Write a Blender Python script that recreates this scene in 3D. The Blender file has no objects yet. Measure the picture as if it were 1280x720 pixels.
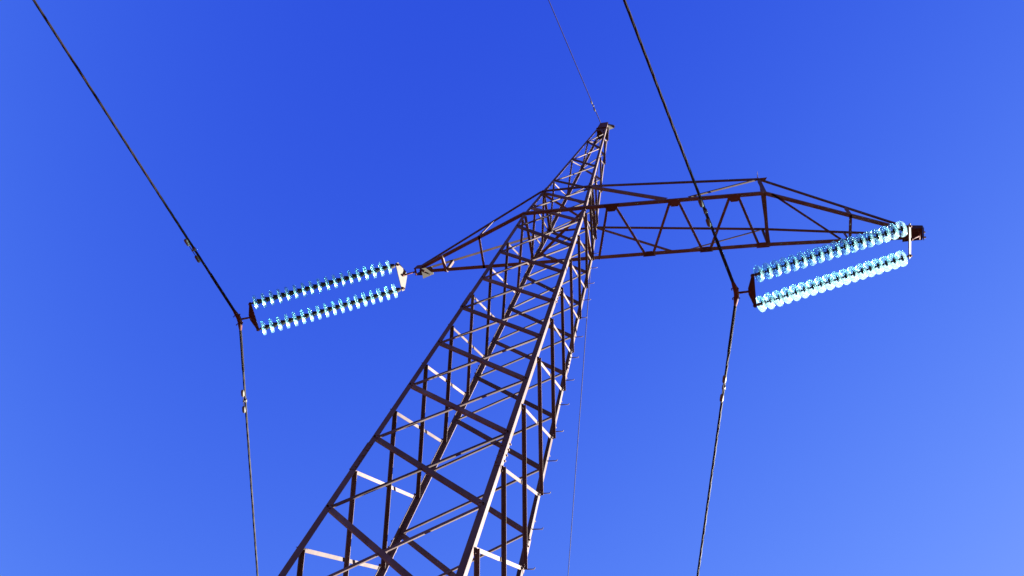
import bpy, bmesh, math, random
from mathutils import Vector, Matrix
random.seed(7)

# ------------------------------------------------------------------ scene, camera, light
scene = bpy.context.scene
S = 0.55            # metres per drawing unit of the tower survey
H = 16.5            # height of the lower crossarm chords above the ground (m)

def W(x, y, z):     # survey units -> world metres
    return Vector((x * S, y * S, z * S + H))

cam_data = bpy.data.cameras.new('camera')
cam = bpy.data.objects.new('camera', cam_data)
scene.collection.objects.link(cam)
yaw, el, roll = -0.5786, 1.0903, 0.4472
fwd = Vector((math.sin(yaw) * math.cos(el), math.cos(yaw) * math.cos(el), math.sin(el)))
rt = Vector((math.cos(yaw), -math.sin(yaw), 0))
up = rt.cross(fwd)
R_ = rt * math.cos(roll) + up * math.sin(roll)
U_ = up * math.cos(roll) - rt * math.sin(roll)
m = Matrix((R_, U_, -fwd)).transposed().to_4x4()
m.translation = W(5.929, -10.196, -27.158)
cam.matrix_world = m
cam_data.sensor_width = 36
cam_data.lens = 1166.15 / 1280 * 36
cam_data.clip_start = 0.05
cam_data.clip_end = 20000
scene.camera = cam

SUN_EL, SUN_AZ = 17.0, 42.0          # azimuth measured from +x towards +y
sd = Vector((math.cos(math.radians(SUN_AZ)) * math.cos(math.radians(SUN_EL)),
             math.sin(math.radians(SUN_AZ)) * math.cos(math.radians(SUN_EL)),
             math.sin(math.radians(SUN_EL))))
world = bpy.data.worlds.new('World')
scene.world = world
world.use_nodes = True
wn = world.node_tree
bg = wn.nodes['Background']
sky = wn.nodes.new('ShaderNodeTexSky')
sky.sky_type = 'NISHITA'
sky.sun_disc = False
sky.sun_elevation = math.radians(SUN_EL)
sky.sun_rotation = math.radians(90 - SUN_AZ)
sky.air_density = 1.0
sky.dust_density = 0.3
sky.ozone_density = 3.0
# deep polarised blue: each channel of the physical sky gets its own gain and contrast
sep = wn.nodes.new('ShaderNodeSeparateColor')
com = wn.nodes.new('ShaderNodeCombineColor')
wn.links.new(sky.outputs['Color'], sep.inputs['Color'])
for ch, gain, power, top in (('Red', 1.8, 2.7, 2.0), ('Green', 1.02, 2.55, 3.0), ('Blue', 4.2, 0.93, 9.0)):
    pw = wn.nodes.new('ShaderNodeMath'); pw.operation = 'POWER'
    pw.inputs[1].default_value = power
    ml = wn.nodes.new('ShaderNodeMath'); ml.operation = 'MULTIPLY'
    ml.inputs[1].default_value = gain
    wn.links.new(sep.outputs[ch], pw.inputs[0])
    wn.links.new(pw.outputs[0], ml.inputs[0])
    # v / (1 + v / top): the pale horizon stays below `top`
    dv = wn.nodes.new('ShaderNodeMath'); dv.operation = 'MULTIPLY_ADD'
    dv.inputs[1].default_value = 1 / top; dv.inputs[2].default_value = 1.0
    q_ = wn.nodes.new('ShaderNodeMath'); q_.operation = 'DIVIDE'
    wn.links.new(ml.outputs[0], dv.inputs[0])
    wn.links.new(ml.outputs[0], q_.inputs[0])
    wn.links.new(dv.outputs[0], q_.inputs[1])
    hf = wn.nodes.new('ShaderNodeMath'); hf.operation = 'MULTIPLY'
    hf.inputs[1].default_value = {'Red': .352, 'Green': .340, 'Blue': .338}[ch]
    wn.links.new(q_.outputs[0], hf.inputs[0])
    wn.links.new(hf.outputs[0], com.inputs[ch])
wn.links.new(com.outputs['Color'], bg.inputs['Color'])
bg.inputs['Strength'].default_value = 0.05

sun_data = bpy.data.lights.new('sun', 'SUN')
sun_data.energy = 5.0
sun_data.angle = math.radians(0.5)
sun_data.color = (1.0, 0.97, 0.92)
sun = bpy.data.objects.new('sun', sun_data)
scene.collection.objects.link(sun)
sun.rotation_euler = (-sd).to_track_quat('-Z', 'Y').to_euler()
sun.location = (30, 30, 40)

scene.view_settings.view_transform = 'Standard'
scene.view_settings.look = 'None'
scene.view_settings.exposure = 3.6
scene.view_settings.gamma = 1.0

# ------------------------------------------------------------------ materials
def mat(name):
    mt = bpy.data.materials.new(name)
    mt.use_nodes = True
    nt = mt.node_tree
    return mt, nt, nt.nodes['Principled BSDF']

def ramp_noise(nt, scale, stops, detail=6, rough=0.6, vec=None, stretch=None):
    tc = nt.nodes.new('ShaderNodeTexCoord')
    n = nt.nodes.new('ShaderNodeTexNoise')
    n.inputs['Scale'].default_value = scale
    n.inputs['Detail'].default_value = detail
    n.inputs['Roughness'].default_value = rough
    if stretch:
        mp = nt.nodes.new('ShaderNodeMapping')
        mp.inputs['Scale'].default_value = stretch
        nt.links.new(tc.outputs['Object'], mp.inputs['Vector'])
        nt.links.new(mp.outputs['Vector'], n.inputs['Vector'])
    else:
        nt.links.new(tc.outputs['Object'], n.inputs['Vector'])
    r = nt.nodes.new('ShaderNodeValToRGB')
    r.color_ramp.elements[0].position = stops[0][0]
    r.color_ramp.elements[0].color = (*stops[0][1], 1)
    r.color_ramp.elements[1].position = stops[-1][0]
    r.color_ramp.elements[1].color = (*stops[-1][1], 1)
    for p, c in stops[1:-1]:
        e = r.color_ramp.elements.new(p)
        e.color = (*c, 1)
    nt.links.new(n.outputs['Fac'], r.inputs['Fac'])
    return n, r

def steel(name, stops, metallic=0.0, rough=0.7, scale=3.0, spec=0.06, vary=0.35):
    mt, nt, b = mat(name)
    n, r = ramp_noise(nt, scale, stops, 8, 0.65, stretch=(1, 1, 0.35))
    oi = nt.nodes.new('ShaderNodeObjectInfo')
    mr = nt.nodes.new('ShaderNodeMapRange')
    mr.inputs['To Min'].default_value = 1 - vary
    mr.inputs['To Max'].default_value = 1 + vary
    nt.links.new(oi.outputs['Random'], mr.inputs['Value'])
    # each member weathered to its own shade, rust freckles over it
    vm = nt.nodes.new('ShaderNodeVectorMath'); vm.operation = 'SCALE'
    nt.links.new(r.outputs['Color'], vm.inputs[0])
    nt.links.new(mr.outputs['Result'], vm.inputs['Scale'])
    n3, r3 = ramp_noise(nt, 11, [(0.56, (0, 0, 0)), (0.72, (1, 1, 1))], 9, 0.7)
    mx = nt.nodes.new('ShaderNodeMix'); mx.data_type = 'RGBA'
    mm = nt.nodes.new('ShaderNodeMath'); mm.operation = 'MULTIPLY'; mm.inputs[1].default_value = 0.6
    nt.links.new(r3.outputs['Color'], mm.inputs[0])
    nt.links.new(mm.outputs[0], mx.inputs[0])
    nt.links.new(vm.outputs[0], mx.inputs[6])
    mx.inputs[7].default_value = (0.045, 0.014, 0.008, 1)
    nt.links.new(mx.outputs[2], b.inputs['Base Color'])
    b.inputs['Metallic'].default_value = metallic
    b.inputs['Roughness'].default_value = rough
    b.inputs['Specular IOR Level'].default_value = spec
    n2, r2 = ramp_noise(nt, 60, [(0.3, (0, 0, 0)), (0.7, (1, 1, 1))], 3)
    bump = nt.nodes.new('ShaderNodeBump')
    bump.inputs['Strength'].default_value = 0.15
    bump.inputs['Distance'].default_value = 0.002
    nt.links.new(r2.outputs['Color'], bump.inputs['Height'])
    nt.links.new(bump.outputs['Normal'], b.inputs['Normal'])
    return mt

M = {}
M['steel'] = steel('weathered_galvanised_steel', [(0.25, (0.050, 0.032, 0.028)), (0.5, (0.072, 0.052, 0.046)), (0.75, (0.105, 0.086, 0.078))], 0.0, 0.7, 3.0, 0.08, 0.35)
M['plate'] = steel('gusset_plate_steel', [(0.25, (0.04, 0.02, 0.016)), (0.75, (0.07, 0.04, 0.034))])
M['fitting'] = steel('pale_galvanised_fitting', [(0.2, (0.05, 0.045, 0.034)), (0.8, (0.08, 0.072, 0.055))], 0.0, 0.55, 8, 0.12)
M['rust'] = steel('rusty_forged_steel', [(0.2, (0.035, 0.010, 0.007)), (0.8, (0.065, 0.022, 0.014))], 0.0, 0.7, 9)
M['cap'] = steel('dark_iron_cap', [(0.2, (0.008, 0.005, 0.005)), (0.8, (0.02, 0.014, 0.012))], 0.0, 0.6, 9)
M['wire'] = steel('weathered_aluminium_strand', [(0.3, (0.004, 0.003, 0.003)), (0.7, (0.013, 0.009, 0.009))], 0.0, 0.7, 14, 0.12)
M['earthwire'] = steel('galvanised_steel_strand', [(0.3, (0.012, 0.01, 0.012)), (0.7, (0.03, 0.025, 0.03))], 0.0, 0.8, 14, 0.1)

def glass_material():
    mt = bpy.data.materials.new('toughened_glass')
    mt.use_nodes = True
    nt = mt.node_tree
    for n in list(nt.nodes):
        nt.nodes.remove(n)
    out = nt.nodes.new('ShaderNodeOutputMaterial')
    tr = nt.nodes.new('ShaderNodeBsdfGlass'); tr.inputs['Color'].default_value = (0.62, 0.78, 0.80, 1)
    tr.inputs['Roughness'].default_value = 0.25; tr.inputs['IOR'].default_value = 1.45
    tp = nt.nodes.new('ShaderNodeBsdfTransparent'); tp.inputs['Color'].default_value = (0.78, 0.93, 0.95, 1)
    tl = nt.nodes.new('ShaderNodeBsdfTranslucent'); tl.inputs['Color'].default_value = (0.78, 0.96, 0.97, 1)
    m1 = nt.nodes.new('ShaderNodeMixShader'); m1.inputs[0].default_value = 0.68
    nt.links.new(tr.outputs[0], m1.inputs[1]); nt.links.new(tp.outputs[0], m1.inputs[2])
    m2 = nt.nodes.new('ShaderNodeMixShader'); m2.inputs[0].default_value = 0.045
    nt.links.new(m1.outputs[0], m2.inputs[1]); nt.links.new(tl.outputs[0], m2.inputs[2])
    nt.links.new(m2.outputs[0], out.inputs['Surface'])
    return mt
M['glass'] = glass_material()

mt, nt, b = mat('dry_reddish_soil_and_grass')
n, r = ramp_noise(nt, 0.35, [(0.3, (0.060, 0.012, 0.009)), (0.55, (0.080, 0.016, 0.011)), (0.75, (0.050, 0.018, 0.009))], 10, 0.7)
nt.links.new(r.outputs['Color'], b.inputs['Base Color'])
b.inputs['Roughness'].default_value = 1.0
b.inputs['Specular IOR Level'].default_value = 0.1
M['ground'] = mt
mt, nt, b = mat('rough_concrete')
n, r = ramp_noise(nt, 6, [(0.3, (0.26, 0.24, 0.22)), (0.7, (0.40, 0.38, 0.35))], 8)
nt.links.new(r.outputs['Color'], b.inputs['Base Color'])
b.inputs['Roughness'].default_value = 0.9
M['concrete'] = mt

# ------------------------------------------------------------------ mesh helpers
def link(name, bm_or_mesh, material=None, parent=None, loc=None):
    if isinstance(bm_or_mesh, bmesh.types.BMesh):
        me = bpy.data.meshes.new(name)
        bmesh.ops.recalc_face_normals(bm_or_mesh, faces=bm_or_mesh.faces)
        bm_or_mesh.to_mesh(me)
        bm_or_mesh.free()
    else:
        me = bm_or_mesh
    if material is not None and not me.materials:
        me.materials.append(material)
    o = bpy.data.objects.new(name, me)
    scene.collection.objects.link(o)
    if parent is not None:
        o.parent = parent
    if loc is not None:
        o.location = loc
    return o

def thing(name, label, cat, loc=(0, 0, 0), group=None, rot=None):
    o = bpy.data.objects.new(name, None)
    scene.collection.objects.link(o)
    o.empty_display_size = 0.2
    o.location = loc
    if rot is not None:
        o.rotation_mode = 'QUATERNION'
        o.rotation_quaternion = rot
    tag(o, label, cat, group)
    return o

def tag(o, label, cat, group=None):
    o['label'] = label
    o['category'] = cat
    if group:
        o['group'] = group

def prism(bm, pts, thick_vec):
    """extrude planar polygon pts by thick_vec"""
    a = [bm.verts.new(p) for p in pts]
    c = [bm.verts.new(Vector(p) + Vector(thick_vec)) for p in pts]
    bm.faces.new(a)
    bm.faces.new(list(reversed(c)))
    k = len(pts)
    for i in range(k):
        bm.faces.new((a[i], c[i], c[(i + 1) % k], a[(i + 1) % k]))

def angle_bar(bm, p0, p1, a, b, w, t=0.006, centre=True, w2=None):
    """rolled steel angle: web runs along a, outstanding flange along b"""
    p0, p1 = Vector(p0), Vector(p1)
    d = (p1 - p0).normalized()
    a = (a - d * a.dot(d)).normalized()
    b = (b - d * b.dot(d) - a * a.dot(b)).normalized()
    w2 = w2 or w
    sec = [(0, 0), (w, 0), (w, t), (t, t), (t, w2), (0, w2)]
    off = -a * (w / 2) if centre else Vector()
    rings = []
    for p in (p0, p1):
        rings.append([bm.verts.new(p + off + a * u + b * v) for u, v in sec])
    for i in range(6):
        j = (i + 1) % 6
        bm.faces.new((rings[0][i], rings[0][j], rings[1][j], rings[1][i]))
    bm.faces.new(rings[0])
    bm.faces.new(list(reversed(rings[1])))

def tube(bm, pts, radii, seg=10, caps=True):
    pts = [Vector(p) for p in pts]
    if not hasattr(radii, '__len__'):
        radii = [radii] * len(pts)
    rings = []
    ref = None
    for i, p in enumerate(pts):
        if i == 0: d = pts[1] - pts[0]
        elif i == len(pts) - 1: d = pts[-1] - pts[-2]
        else: d = (pts[i + 1] - pts[i]).normalized() + (pts[i] - pts[i - 1]).normalized()
        d.normalize()
        if ref is None:
            ref = Vector((0, 0, 1)) if abs(d.z) < 0.9 else Vector((1, 0, 0))
        u = (ref - d * ref.dot(d)).normalized()
        ref = u
        v = d.cross(u)
        rings.append([bm.verts.new(p + (u * math.cos(2 * math.pi * k / seg) + v * math.sin(2 * math.pi * k / seg)) * radii[i]) for k in range(seg)])
    for i in range(len(pts) - 1):
        for k in range(seg):
            f = bm.faces.new((rings[i][k], rings[i][(k + 1) % seg], rings[i + 1][(k + 1) % seg], rings[i + 1][k]))
            f.smooth = True
    if caps:
        bm.faces.new(list(reversed(rings[0])))
        bm.faces.new(rings[-1])

def lathe(bm, prof, seg=24, axis_origin=Vector(), smooth=True):
    """profile (r, z) about local z"""
    rings = []
    for r, z in prof:
        if r < 1e-5:
            rings.append([bm.verts.new((0, 0, z))])
        else:
            rings.append([bm.verts.new((r * math.cos(2 * math.pi * k / seg), r * math.sin(2 * math.pi * k / seg), z)) for k in range(seg)])
    for i in range(len(prof) - 1):
        A, B = rings[i], rings[i + 1]
        for k in range(seg):
            k2 = (k + 1) % seg
            if len(A) == 1 and len(B) == 1: continue
            if len(A) == 1: f = bm.faces.new((A[0], B[k], B[k2]))
            elif len(B) == 1: f = bm.faces.new((A[k], B[0], A[k2]))
            else: f = bm.faces.new((A[k], B[k], B[k2], A[k2]))
            f.smooth = smooth

# ------------------------------------------------------------------ ground
bm = bmesh.new()
N = 60
span = 6000.0
def gpos(i):
    s = (i / N) * 2 - 1
    return math.copysign(abs(s) ** 3, s) * span
gv = {}
for i in range(N + 1):
    for j in range(N + 1):
        x, y = gpos(i), gpos(j)
        rr = math.hypot(x, y)
        z = 0.06 * math.sin(x * 0.7) * math.cos(y * 0.6) * min(1, rr / 20) + (math.sin(x / 410) * math.cos(y / 370)) * 12 * min(1, max(0, (rr - 150) / 800))
        if rr < 3: z = 0
        gv[i, j] = bm.verts.new((x, y, z - 0.02))
for i in range(N):
    for j in range(N):
        bm.faces.new((gv[i, j], gv[i + 1, j], gv[i + 1, j + 1], gv[i, j + 1]))
g = link('ground', bm, M['ground'])
g['kind'] = 'structure'

# ------------------------------------------------------------------ lattice tower
tower = thing('lattice_tower', 'tall dark steel lattice pylon with one long and one short crossarm', 'pylon', (0, 0, 0))
RY = 0.843
ZG, ZT, ZP = -29.85, 2.45, 13.1

def hw(z):
    if z < 0:
        return 1 - 0.0292 * z
    if z < ZT:
        return 1 - 0.064 * z
    return (1 - 0.064 * ZT) + (0.165 - (1 - 0.064 * ZT)) * (z - ZT) / (ZP - ZT)

def corner(sx, sy, z):
    h = hw(z)
    return W(sx * h, sy * h * RY, z)

LEGS = [(-1, -1), (1, -1), (-1, 1), (1, 1)]
for sx, sy in LEGS:
    bm = bmesh.new()
    rings = []
    for z, w, t in ((ZG, .076, .009), (-13.05, .065, .008), (0, .059, .008), (ZT, .056, .008), (ZP, .042, .006)):
        c = corner(sx, sy, z)
        rings.append([bm.verts.new(c + Vector((-sx * u, -sy * v, 0))) for u, v in ((0, 0), (w, 0), (w, t), (t, t), (t, w), (0, w))])
    for r0, r1 in zip(rings, rings[1:]):
        for i in range(6):
            j = (i + 1) % 6
            bm.faces.new((r0[i], r0[j], r1[j], r1[i]))
    bm.faces.new(rings[0]); bm.faces.new(list(reversed(rings[-1])))
    link('leg', bm, M['steel'], tower)

bolts = bmesh.new()
def bolt(p, n, r=0.011, h=0.012):
    n = Vector(n).normalized()
    u = n.orthogonal().normalized(); v = n.cross(u)
    a = [bolts.verts.new(p + (u * math.cos(k * math.pi / 3) + v * math.sin(k * math.pi / 3)) * r) for k in range(6)]
    c = [bolts.verts.new(q.co + n * h) for q in a]
    for k in range(6):
        bolts.faces.new((a[k], a[(k + 1) % 6], c[(k + 1) % 6], c[k]))
    bolts.faces.new(c)

# bracing on one face.  face 'X': normal +-y (spans x);  face 'Y': normal +-x (spans y)
def brace(face, side, z0, z1, rising, w=0.045):
    """from the -side corner at z0 to the +side corner at z1 (survey heights)"""
    inset = 0.035
    if face == 'X':
        p0, p1 = corner(-1, side, z0), corner(1, side, z1)
        n = Vector((0, side, 0)); along = Vector((1, 0, 0))
    else:
        p0, p1 = corner(side, -1, z0), corner(side, 1, z1)
        n = Vector((side, 0, 0)); along = Vector((0, 1, 0))
    p0 = p0 + along * inset; p1 = p1 - along * inset
    upv = Vector((0, 0, 1))
    d = (p1 - p0).normalized()
    e = (upv - d * upv.dot(d)).normalized()
    bm = bmesh.new()
    if face == 'X':
        # both members carry their flange towards +y
        off = Vector((0, 0.011 if rising else -0.002, 0)) if side < 0 else Vector((0, -0.020 if rising else -0.010, 0))
        if rising:
            angle_bar(bm, p0 + off + e * w / 2, p1 + off + e * w / 2, -e, Vector((0, 1, 0)), w * .78, centre=False, t=.005, w2=w * .78)
        else:
            angle_bar(bm, p0 + off - e * w / 2, p1 + off - e * w / 2, e, Vector((0, 1, 0)), w * 1.08, centre=False, t=.005, w2=w * .85)
    else:
        off = Vector((-0.001 if side < 0 else -0.009, 0, 0)) if rising else Vector((0.009 if side < 0 else 0.001, 0, 0))
        if rising:
            angle_bar(bm, p0 + off + e * w / 2, p1 + off + e * w / 2, -e, Vector((-1, 0, 0)), w * .84, centre=False, t=.005, w2=w * .7)
        else:
            angle_bar(bm, p0 + off + e * w / 2, p1 + off + e * w / 2, -e, Vector((1, 0, 0)), w * .78, centre=False, t=.005, w2=w * .88)
    link('diagonal_brace', bm, M['steel'], tower)
    for p, s_ in ((p0, 1), (p1, -1)):
        bolt(p + n * 0.004, n)
        bolt(p + d * s_ * 0.04 + n * 0.004, n)

XZ = [-29.0, -25.9, -23.0, -20.3, -17.7, -15.26, -13.05, -11.0, -9.0, -7.05, -5.16, -3.21, -1.07, 0.75, 2.45]
YZ = [-29.4, -27.0, -24.0, -21.2, -18.65, -16.3, -14.09, -11.96, -9.96, -7.97, -6.12, -4.25, -2.30, -0.30, 1.30, 2.45]
for lv, face in ((XZ, 'X'), (YZ, 'Y')):
    for z0, z1 in zip(lv, lv[1:]):
        ww = 0.046 if z0 < -9 else 0.042
        for side in (-1, 1):
            brace(face, side, z0, z1, True, ww)
            brace(face, side, z1, z0, False, ww)
# peak: single lacing
XP = [2.45, 4.0, 5.5, 7.0, 8.45, 9.85, 11.2, 12.4]
YP = [2.5, 4.0, 5.5, 7.0, 8.5, 10.0, 11.4, 12.6]
for k in range(7):
    for side in (-1, 1):
        if (k % 2 == 0) ^ (side > 0): brace('X', side, XP[k + 1], XP[k], False, 0.034)
        else: brace('X', side, XP[k], XP[k + 1], True, 0.034)
        if k % 2: brace('Y', side, YP[k], YP[k + 1], True, 0.036)
        else: brace('Y', side, YP[k + 1], YP[k], False, 0.036)

def bar(name, p0, p1, a, b, w, m=None, centre=True, w2=None):
    bm = bmesh.new()
    angle_bar(bm, p0, p1, Vector(a), Vector(b), w, centre=centre, w2=w2)
    return link(name, bm, m or M['steel'], tower)

# horizontal rails and plan bracing at the two crossarm levels
for z in (0.0, ZT):
    for side in (-1, 1):
        p0, p1 = corner(side, -1, z), corner(side, 1, z)
        bar('rail', p0 + Vector((-side * .012, .03, 0)), p1 + Vector((-side * .012, -.03, 0)), (0, 0, 1), (-side, 0, 0), .05)
p0, p1 = corner(-1, 1, 0), corner(1, -1, 0)
bar('plan_brace', p0 + Vector((.03, -.03, -.03)), p1 + Vector((-.03, .03, -.03)), (1, 1, 0), (0, 0, 1), .045)
p0, p1 = corner(-1, -1, ZT), corner(1, 1, ZT)
bar('plan_brace', p0 + Vector((.03, .03, -.03)), p1 + Vector((-.03, -.03, -.03)), (1, -1, 0), (0, 0, 1), .045)

# ------------------------------------------------------------------ crossarms (children of the tower)
hT = hw(ZT)
TIPR = Vector((10.55, 0.97, 0.0)); TIPL = Vector((-4.95, 0.77, 0.0))
def chord(pts, inner, w, upright=False):
    """polyline angle; inner = +1 flange towards +y, -1 towards -y"""
    bm = bmesh.new()
    pw = [W(*p) for p in pts]
    for q0, q1 in zip(pw, pw[1:]):
        if upright:
            angle_bar(bm, q0, q1, Vector((0, 0, 1)), Vector((0, inner, 0)), w, t=.008, centre=False, w2=w * .5)
        else:
            angle_bar(bm, q0, q1, Vector((0, inner, 0)), Vector((0, 0, 1)), w, t=.008, centre=False, w2=w * .9)
    return link('crossarm_chord', bm, M['steel'], tower)
yo = 0.03 / S
V0, V1, V2 = (-1, -RY - yo, 0), (1, -RY - yo, 0), (6.38, -0.80, 0)
W0, W1, W2 = (-1, RY + yo, 0), (1, RY + yo, 0), (6.38, 0.94, 0)
T0, T1, T2 = (-hT, -RY * hT - yo, ZT), (hT, -RY * hT - yo, ZT), (6.25, -0.80, 1.27)
U0, U1, U2 = (-hT, RY * hT + yo, ZT), (hT, RY * hT + yo, ZT), (6.25, 0.90, 1.27)
chord([(-4.85, .66, .0), V0, V1, V2, (10.35, .78, .0)], 1, .056)
chord([(-4.85, .86, .0), W0, W1, W2, (10.55, 1.10, .0)], -1, .064)
chord([(-4.80, .66, .20), T0, T1, T2, (10.3, .78, .24)], 1, .055, True)
chord([(-4.80, .86, .20), U0, U1, U2, (10.5, 1.10, .24)], -1, .042)

def arm_bar(p0, p1, a, b, w=.042, name='crossarm_brace', m=None, w2=None):
    q0, q1 = W(*p0), W(*p1)
    return bar(name, q0, q1, a, b, w, m, w2=w2)
# bottom face zigzag (between the two lower chords)
vy = lambda x: -RY - yo + (x - 1) / 5.38 * (-0.80 + RY + yo)
wy = lambda x: RY + yo + (x - 1) / 5.38 * (0.94 - RY - yo)
zig = [('W', 1.08), ('V', 1.80), ('W', 2.78), ('V', 3.72), ('W', 4.53), ('V', 5.49), ('W', 6.22)]
for k in range(6):
    (c0, x0), (c1, x1) = zig[k], zig[k + 1]
    dx = 0.10
    q0 = (x0 + dx, (vy if c0 == 'V' else wy)(x0), -0.02)
    q1 = (x1 - dx, (vy if c1 == 'V' else wy)(x1), -0.02)
    arm_bar(q0, q1, Vector((1, 0, 0)), (0, 0, 1), .042)
def gusset(pts, z=-0.03, t=0.008):
    bm = bmesh.new()
    prism(bm, [W(px, py, z) for px, py in pts], (0, 0, t))
    return link('gusset_plate', bm, M['plate'], tower)
for c, x in zig:
    if c == 'V':
        y = vy(x) - .02
        gusset([(x - .26, y), (x + .26, y), (x + .10, y + .24), (x - .10, y + .24)])
    elif x > 1.5:
        y = wy(x) + .02
        gusset([(x - .20, y), (x + .20, y), (x + .10, y - .17), (x - .10, y - .17)])
# side faces of the long arm
arm_bar((hT, T1[1], ZT), (3.50, vy(3.6) - .02, .10), (0, 0, 1), (0, 1, 0), .05)
arm_bar((4.15, vy(4.1) - .02, .08), (T2[0] - .1, T2[1], T2[2]), (0, 0, 1), (0, 1, 0), .04, w2=.024)
arm_bar((hT, U1[1], ZT), (3.50, wy(3.6), .12), (0, 0, 1), (0, -1, 0), .045)
arm_bar((3.80, wy(3.6), .10), (U2[0] - .1, U2[1], U2[2]), (0, 0, 1), (0, -1, 0), .05, w2=.012)
# frame at the bend
arm_bar((6.36, -.78, .02), (6.36, .92, .02), (1, 0, 0), (0, 0, 1), .055)
arm_bar(T2, (6.38, -.80, .05), (1, 0, 0), (0, 1, 0), .05)
arm_bar(U2, (6.38, .94, .05), (1, 0, 0), (0, -1, 0), .045)
arm_bar((6.29, -.78, 1.20), (6.40, .90, .10), (1, 0, 0), (0, 0, 1), .045)
gusset([(6.18, -.84), (6.50, -.84), (6.42, -.72), (6.24, -.72)], z=1.22)
# tapering end of the long arm
def lerp(a, b, t): return tuple(a[i] + (b[i] - a[i]) * t for i in range(3))
VR = (10.35, .78, 0); WR = (10.55, 1.10, 0); TR_ = (10.3, .78, .24); UR = (10.5, 1.10, .24)
arm_bar(lerp(V2, VR, .05), lerp(W2, WR, .53), (1, 0, 0), (0, 0, 1), .034)
arm_bar(lerp(V2, VR, .60), lerp(W2, WR, .56), (1, 0, 0), (0, 0, 1), .042)
arm_bar(lerp(T2, TR_, .60), lerp(V2, VR, .60), (1, 0, 0), (0, 1, 0), .036)
arm_bar(lerp(U2, UR, .56), lerp(W2, WR, .56), (1, 0, 0), (0, -1, 0), .036)
# short arm
VL = (-4.85, .66, 0); WL = (-4.85, .86, 0); TL_ = (-4.80, .66, .20); UL = (-4.80, .86, .20)
arm_bar(lerp(V0, VL, .41), lerp(W0, WL, .42), (1, 0, 0), (0, 0, 1), .042)
arm_bar(lerp(T0, TL_, .41), lerp(V0, VL, .41), (1, 0, 0), (0, 1, 0), .034)
arm_bar(lerp(U0, UL, .76), lerp(W0, WL, .75), (0, 1, 0), (-1, 0, 0), .05)
arm_bar(lerp(V0, VL, .76), lerp(W0, WL, .75), (0, 0, 1), (-1, 0, 0), .045)

# tip plates
def plate(pts, tv, m):
    bm = bmesh.new()
    prism(bm, [W(*p) for p in pts], tv)
    link('tip_plate', bm, m, tower)
for y in (.74, 1.10):
    plate([(10.18, y, -.06), (10.70, y, -.08), (10.72, y, .14), (10.2, y, .28)], (0, .008, 0), M['plate'])
plate([(10.16, .70, -.045), (10.70, .76, -.045), (10.70, 1.12, -.045), (10.16, 1.14, -.045)], (0, 0, .008), M['plate'])
plate([(10.725, .74, -.10), (10.725, 1.12, -.10), (10.725, 1.12, .14), (10.725, .74, .14)], (.008, 0, 0), M['fitting'])
for y in (.64, .88):
    plate([(-5.0, y, -.08), (-4.72, y, -.12), (-4.62, y, .22), (-4.95, y, .18)], (0, .008, 0), M['plate'])
plate([(-4.70, .62, -.20), (-4.70, .98, -.20), (-4.40, .95, .03), (-4.40, .66, .03)], (.005, 0, .006), M['fitting'])
for q, n in ((W(10.745, .93, .05), (1, 0, 0)), (W(10.745, 1.05, -.05), (1, 0, 0)), (W(-4.62, .72, -.15), (.6, 0, -.8)), (W(-4.5, .9, -.06), (.6, 0, -.8))):
    bolt(q, n, .015, .03)
for x, y in ((10.3, .9), (10.5, .98), (10.6, .85)):
    bolt(W(x, y, -.05), (0, 0, -1), .014, .02)

# bird spike / bolt on the upper bend
bm = bmesh.new(); p = W(6.22, -.84, 1.30)
tube(bm, [p, p + Vector((0, 0, .16)), p + Vector((.005, -.01, .30))], [.008, .006, .003], 6)
link('spike', bm, M['steel'], tower)
# peak head plate and earth wire bracket
hp = hw(ZP - .3)
for sx, sy, in ((0, -1), (0, 1)):
    bm = bmesh.new()
    y = sy * (hw(12.6) * RY + .02)
    prism(bm, [W(-hw(11.9), y, 11.9), W(hw(11.9), y, 11.9), W(hw(13.1) + .01, y, 13.2), W(-hw(13.1) - .01, y, 13.2)], (0, .008, 0))
    link('peak_plate', bm, M['plate'], tower)
for z in (12.2, 13.2):
    h = hw(z) + .01
    bm = bmesh.new()
    prism(bm, [W(-h, -h, z), W(h, -h, z), W(h, h, z), W(-h, h, z)], (0, 0, .01))
    link('peak_plate', bm, M['plate'], tower)
bm = bmesh.new()
prism(bm, [W(.15, -.10, 12.95), W(.15, .12, 12.95), W(.38, .1, 13.12), W(.38, -.02, 13.22), W(.15, -.10, 13.22)], (.01, 0, .0))
angle_bar(bm, W(.1, 0, 13.12), W(.44, .05, 13.12), Vector((0, 1, 0)), Vector((0, 0, 1)), .05)
link('earth_wire_bracket', bm, M['fitting'], tower)

# step bolts up the right rear leg
z = -28.4; k = 0
while z < 1.0:
    c = corner(1, 1, z)
    bm = bmesh.new()
    if k % 2 == 0:
        q = c + Vector((0, -.035, 0)); d = Vector((1, 0, 0)); e = Vector((0, 0, 1))
        L = .115
    else:
        q = c + Vector((-.035, 0, 0)); d = Vector((0, 1, 0)); e = Vector((0, 0, 1))
        L = .115
    tube(bm, [q - d * .02, q + d * L, q + d * (L + .004) + e * .022], [.006, .006, .006], 6)
    link('step_bolt', bm, M['steel'], tower)
    z += .55; k += 1
# concrete footings
for sx, sy in LEGS:
    c = corner(sx, sy, ZG)
    bm = bmesh.new()
    bmesh.ops.create_cube(bm, size=1, matrix=Matrix.Translation((c.x, c.y, .12)) @ Matrix.Diagonal((.62, .62, .36, 1)))
    bmesh.ops.bevel(bm, geom=[e for e in bm.edges], offset=.03, segments=2, affect='EDGES')
    link('footing', bm, M['concrete'], tower)
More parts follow.
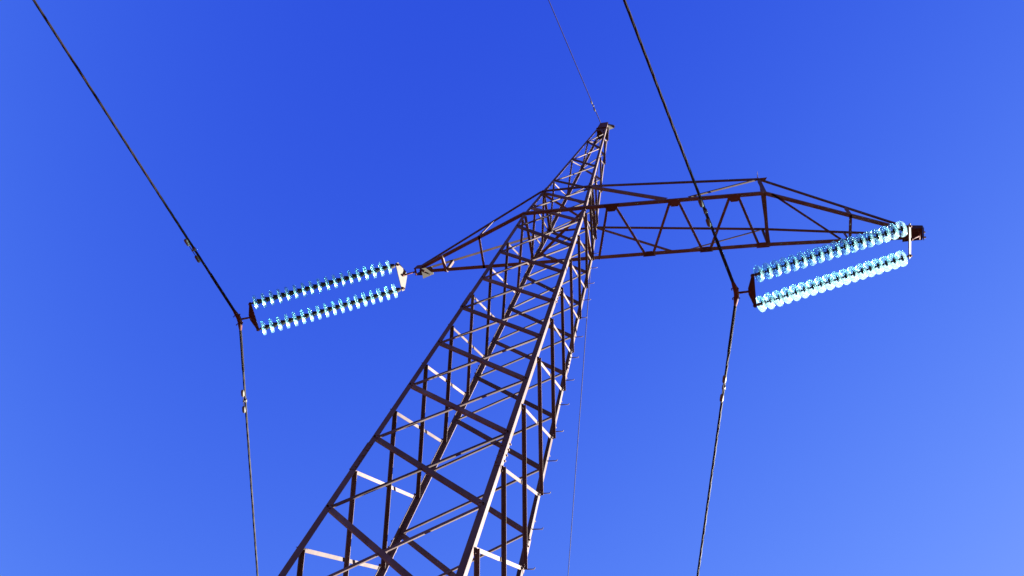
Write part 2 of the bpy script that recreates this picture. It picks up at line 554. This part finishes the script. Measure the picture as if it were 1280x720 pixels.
# leg splice plates
for sx, sy in LEGS:
    for z in (-13.7, -6.6, ZT + .15):
        c0, c1 = corner(sx, sy, z - .45), corner(sx, sy, z + .45)
        bm = bmesh.new()
        o_ = Vector((-sx * .01, -sy * .01, 0))
        angle_bar(bm, c0 + o_ * -.5, c1 + o_ * -.5, Vector((-sx, 0, 0)), Vector((0, -sy, 0)), .062, t=.008, centre=False)
        link('splice_plate', bm, M['steel'], tower)
        for q in range(5):
            c = c0.lerp(c1, .1 + .2 * q)
            bolt(c + Vector((-sx * .05, sy * .007, 0)), (0, sy, 0))
            bolt(c + Vector((sx * .007, -sy * .05, 0)), (sx, 0, 0))
bo = link('bolt_heads', bolts, M['steel'], tower)
bo['kind'] = 'stuff'

# ------------------------------------------------------------------ insulators
PITCH = 0.146
bm = bmesh.new()
lathe(bm, [(.034, .012), (.05, .008), (.085, .004), (.115, -.004), (.1275, -.016), (.1285, -.040), (.123, -.046), (.117, -.040),
           (.108, -.022), (.104, -.046), (.098, -.047), (.092, -.020), (.080, -.018), (.077, -.044), (.071, -.045), (.066, -.016), (.045, -.014), (.02, -.012)], 28)
disc_me = bpy.data.meshes.new('glass_disc'); bm.to_mesh(disc_me); bm.free(); disc_me.materials.append(M['glass'])
bm = bmesh.new()
lathe(bm, [(0, .075), (.024, .073), (.036, .060), (.042, .030), (.050, .012), (.052, .004), (.0, .002)], 16)
lathe(bm, [(.0, .003), (.016, .003), (.016, -.020), (.011, -.024), (.011, -.060), (.019, -.066), (.019, -.074), (0, -.076)], 10)
cap_me = bpy.data.meshes.new('cap'); bm.to_mesh(cap_me); bm.free(); cap_me.materials.append(M['cap'])

def insulator(a, b, label, depth=0.82):
    """a = tower end, b = line end (world)"""
    d = (b - a)
    L = d.length; d.normalize()
    rot = (-d).to_track_quat('Z', 'Y')           # local +z points back to the tower
    t = thing('insulator_string', label, 'insulator', a, 'glass insulator strings', rot)
    n = 18
    pitch = (L - 0.12) / n
    k = pitch / PITCH
    bm = bmesh.new()
    tube(bm, [(0, 0, .03), (0, 0, -.055)], .014, 8)
    tube(bm, [(0, -.022, .02), (0, .022, .02)], .018, 8)
    link('ball_eye', bm, M['rust'], t)
    bm = bmesh.new()
    tube(bm, [(0, 0, -(L - .12)), (0, 0, -(L - .06)), (0, 0, -(L - .05)), (0, 0, -L - .02)], [.02, .026, .016, .014], 8)
    link('socket_eye', bm, M['rust'], t)
    for i in range(n):
        zz = -(0.045 + pitch * (i + .58))
        o = link('glass_disc', disc_me, None, t, (0, 0, zz))
        o.scale = (1.03, 1.03, k * depth)
        o.rotation_euler = (random.uniform(-.025, .025), random.uniform(-.025, .025), random.uniform(0, 6))
        c = link('cap', cap_me, None, o)
    return t

RT = (10.283, 0.95, -0.49, 0.46); RL = (5.84, 0.95, -3.105, 0.456)
LT = (-5.402, 0.76, -0.415, 0.43); LL = (-9.646, 0.76, -2.747, 0.458)
def ends(q, s, push=0.0): return W(q[0], q[1] + s * q[3], q[2])
insulator(ends(RT, -1), ends(RL, -1), 'upper of the two glass disc strings hanging from the long right crossarm tip')
insulator(ends(RT, 1), ends(RL, 1), 'lower of the two glass disc strings hanging from the long right crossarm tip')
insulator(ends(LT, -1), ends(LL, -1), 'upper of the two glass disc strings hanging from the short left crossarm tip', 1.2)
insulator(ends(LT, 1), ends(LL, 1), 'lower of the two glass disc strings hanging from the short left crossarm tip', 1.2)

def tower_yoke(q, tipu, label, tri):
    c = W(q[0], q[1], q[2]); tp = W(*tipu)
    d = (tp - c).normalized()                   # towards the tip
    y = Vector((0, 1, 0))
    n = d.cross(y).normalized()
    t = thing('yoke_plate', label, 'yoke plate', c, 'pale yoke plates under the crossarm tips')
    hl = q[3] * S
    bm = bmesh.new()
    if tri:
        pts = [(-hl - .04, -.03), (hl + .04, -.03), (hl + .04, .03), (.05, .15), (-.05, .15), (-hl - .04, .03)]
    else:
        pts = [(-hl - .04, -.042), (hl + .04, -.042), (hl + .04, .042), (.05, .06), (-.05, .06), (-hl - .04, .042)]
    # stand the plate up so that it faces the sun side
    pn = (n * 1.0)
    if pn.x < 0: pn = -pn
    pn = (pn + Vector((.55, 0, 0))).normalized()
    e = y.cross(pn).normalized()
    if e.dot(d) < 0: e = -e
    prism(bm, [y * u + e * v - pn * .007 for u, v in pts], pn * .014)
    link('plate', bm, M['fitting'], t)
    bm = bmesh.new()
    top = e * .07
    lk = tp - c
    tube(bm, [top - e * .02, top * .5 + lk * .5, lk + Vector((0, 0, -.02))], .016, 8)
    tube(bm, [lk + Vector((0, -.06, -.02)), lk + Vector((0, .06, -.02))], .018, 8)
    tube(bm, [top + pn * .03, top - pn * .03], .018, 8)
    link('shackle', bm, M['rust'], t)
    for s in (-1, 1):
        bm = bmesh.new()
        tube(bm, [y * hl * s + pn * .03, y * hl * s - pn * .03], .017, 8)
        link('pin', bm, M['rust'], t)
tower_yoke(RT, (10.60, .95, -.10), 'pale steel yoke bar under the tip of the long right crossarm', False)
tower_yoke(LT, (-4.95, .76, -.05), 'pale steel yoke plate at the tip of the short left crossarm', True)

def line_yoke(q, clampu, label):
    c = W(q[0], q[1], q[2]); cl = W(*clampu)
    d = (cl - c).normalized(); y = Vector((0, 1, 0))
    t = thing('yoke_plate', label, 'yoke plate', c, 'dark yoke plates at the conductor ends')
    hl = q[3] * S
    n = d.cross(y).normalized()
    bm = bmesh.new()
    prism(bm, [y * u + d * v - n * .007 for u, v in [(-hl - .03, -.03), (hl + .03, -.03), (hl + .03, .0), (.05, .075), (-.05, .075), (-hl - .03, .0)]], n * .014)
    link('plate', bm, M['rust'], t)
    bm = bmesh.new()
    tube(bm, [d * .05, (cl - c) * .98], .018, 8)
    tube(bm, [d * .055 + n * .03, d * .055 - n * .03], .018, 8)
    link('link', bm, M['rust'], t)
    for s in (-1, 1):
        bm = bmesh.new()
        tube(bm, [y * hl * s + n * .03, y * hl * s - n * .03], .018, 8)
        link('pin', bm, M['rust'], t)
CR = (5.40, .95, -3.17); CL = (-10.08, .76, -2.87)
line_yoke(RL, CR, 'dark rusty yoke plate joining the right insulator strings to the wire')
line_yoke(LL, CL, 'dark rusty yoke plate joining the left insulator strings to the wire')

# ------------------------------------------------------------------ wires
def wire_dir(sg, dxu, dxd, s, t, k):
    """offset from the clamp at arc distance t metres; sg = -1 near span, +1 far span"""
    dx = dxu if sg < 0 else dxd
    return Vector((dx * t, sg * t, -s * t + k * t * t))

def wire_pts(c, up, dn, s, k, T=150):
    pts = []
    ts = [0.12, .3, .6, 1, 1.5, 2.2, 3, 4, 5.5, 7.5, 10, 13, 17, 22, 28, 36, 46, 60, 80, 105, T]
    for t in reversed(ts): pts.append(c + wire_dir(-1, up, dn, s, t, k))
    pts.append(c + Vector((-.006, 0, .004)))
    for t in ts: pts.append(c + wire_dir(1, up, dn, s, t, k))
    return pts

def stranded(bm, c, up, dn, s, k, r, reach=16.0, step=.07, lobes=7, seg=28):
    ts = [-q for q in (150, 105, 80, 60, 46, 36, 28, 22, 18)] + [reach * (q / 200.0) for q in range(-200, 201)] + [18, 22, 28, 36, 46, 60, 80, 105, 150]
    prev = None
    for t in ts:
        sg = -1 if t < 0 else 1
        p = wire_dir(sg, up, dn, s, abs(t), k)
        d = wire_dir(sg, up, dn, s, abs(t) + .2, k) - p
        d = (d * sg).normalized()
        if abs(t) < .1:
            d = (wire_dir(1, up, dn, s, 1, k) - wire_dir(-1, up, dn, s, 1, k)).normalized()
        u = Vector((0, 0, 1)); u = (u - d * u.dot(d)).normalized(); v = d.cross(u)
        ring = []
        for q in range(seg):
            a = 2 * math.pi * q / seg
            rr = r * (1 + .13 * math.cos(lobes * (a - t * 4.2)))
            ring.append(bm.verts.new(p + (u * math.cos(a) + v * math.sin(a)) * rr))
        if prev:
            for q in range(seg):
                bm.faces.new((prev[q], prev[(q + 1) % seg], ring[(q + 1) % seg], ring[q]))
        else:
            bm.faces.new(list(reversed(ring)))
        prev = ring
    bm.faces.new(prev)

def power_line(c, up, dn, s, label, grp, r):
    k = s / 300
    t = thing('power_line', label, 'wire', c, grp)
    bm = bmesh.new()
    stranded(bm, c, up, dn, s, k, r)
    link('conductor', bm, M['wire'], t)
    # spiral armour rods round the clamp
    for j in range(8):
        bm = bmesh.new()
        pts = []
        for q in range(-30, 31):
            tt = q / 30 * .95 + j * .006
            p = wire_dir(-1 if tt < 0 else 1, up, dn, s, abs(tt), k)
            dd = (wire_dir(-1 if tt < 0 else 1, up, dn, s, abs(tt) + .1, k) - p).normalized()
            if tt < 0: dd = -dd
            u = Vector((0, 0, 1)); u = (u - dd * u.dot(dd)).normalized(); v = dd.cross(u)
            a = tt * 22 + j * math.pi / 4
            pts.append(p + (u * math.cos(a) + v * math.sin(a)) * (r + .003))
        tube(bm, pts, .0045, 5)
        link('armour_rod', bm, M['wire'], t)
    return t

def clamp(c, up, dn, s, label):
    t = thing('suspension_clamp', label, 'clamp', c, 'suspension clamps')
    bm = bmesh.new()
    pts = [wire_dir(-1, up, dn, s, .20, 0), wire_dir(-1, up, dn, s, .12, 0), wire_dir(-1, up, dn, s, .04, 0), wire_dir(1, up, dn, s, .04, 0), wire_dir(1, up, dn, s, .12, 0), wire_dir(1, up, dn, s, .20, 0)]
    tube(bm, pts, [.024, .036, .042, .042, .036, .024], 10)
    link('clamp_body', bm, M['rust'], t)
    for tt in (-.08, .08):
        p = wire_dir(-1 if tt < 0 else 1, up, dn, s, abs(tt), 0)
        bm = bmesh.new()
        tube(bm, [p + Vector((-.05, 0, -.05)), p + Vector((-.055, 0, 0)), p + Vector((-.02, 0, .055)), p + Vector((.03, 0, .05)), p + Vector((.05, 0, -.02))], .008, 6)
        link('u_bolt', bm, M['rust'], t)

def damper(c, sg, up, dn, s, t0, label, r, sz=1.0, drop=.055):
    p = c + wire_dir(sg, up, dn, s, t0, s / 300)
    dd = (c + wire_dir(sg, up, dn, s, t0 + .1, s / 300) - p).normalized()
    t = thing('vibration_damper', label, 'damper', p, 'vibration dampers on the wires')
    dn_ = Vector((-.25, 0, -1)); dn_ = (dn_ - dd * dn_.dot(dd)).normalized() * drop * sz
    bm = bmesh.new()
    tube(bm, [Vector((0, 0, 0)) - dn_ * .35, dn_ * 1.1], [.024 * sz, .013 * sz], 8)
    tube(bm, [-dd * .03 * sz, dd * .03 * sz], r + .009, 10)
    link('clip', bm, M['fitting'], t)
    bm = bmesh.new()
    tube(bm, [dn_ - dd * .2 * sz, dn_ * .97 - dd * .1 * sz, dn_, dn_ * .97 + dd * .1 * sz, dn_ + dd * .2 * sz], .006 * sz, 6)
    link('messenger_cable', bm, M['wire'], t)
    for sgn_ in (-1, 1):
        bm = bmesh.new()
        tube(bm, [dn_ + dd * sgn_ * u * sz for u in (.10, .12, .2, .225, .235)], [.018 * sz, .029 * sz, .031 * sz, .024 * sz, .010 * sz], 10)
        link('weight', bm, M['fitting'], t)

cR, cL = W(*CR), W(*CL)
power_line(cL, -.249, -.206, .08, 'thick dark wire crossing the left sky through the left insulator clamp', 'power lines', .0185)
power_line(cR, -.244, -.207, .08, 'thick dark wire passing in front of the long right crossarm', 'power lines', .0185)
clamp(cL, -.249, -.206, .08, 'dark clamp gripping the left wire beside its yoke plate')
clamp(cR, -.244, -.207, .08, 'dark clamp gripping the right wire beside its yoke plate')
damper(cL, -1, -.249, -.206, .08, 1.42, 'pale weighted damper on the left wire above its clamp', .020)
damper(cL, 1, -.249, -.206, .08, 1.56, 'pale weighted damper on the left wire below its clamp', .020)
damper(cR, -1, -.244, -.207, .08, 1.40, 'damper on the right wire where it crosses the long crossarm', .020)
damper(cR, 1, -.244, -.207, .08, 1.56, 'damper on the right wire below its clamp', .020)

gp = W(-0.20, -0.05, 13.55)
e_ = thing('earth_wire', 'thin earth wire running over the very top of the pylon', 'wire', gp)
bm = bmesh.new()
tube(bm, [p - gp for p in wire_pts(gp, -.250, -.203, .08, .08 / 300)], .0095, 8)
link('strand', bm, M['earthwire'], e_)
damper(gp, -1, -.250, -.203, .08, .48, 'tiny damper on the thin earth wire just above the pylon peak', .0065, .6)
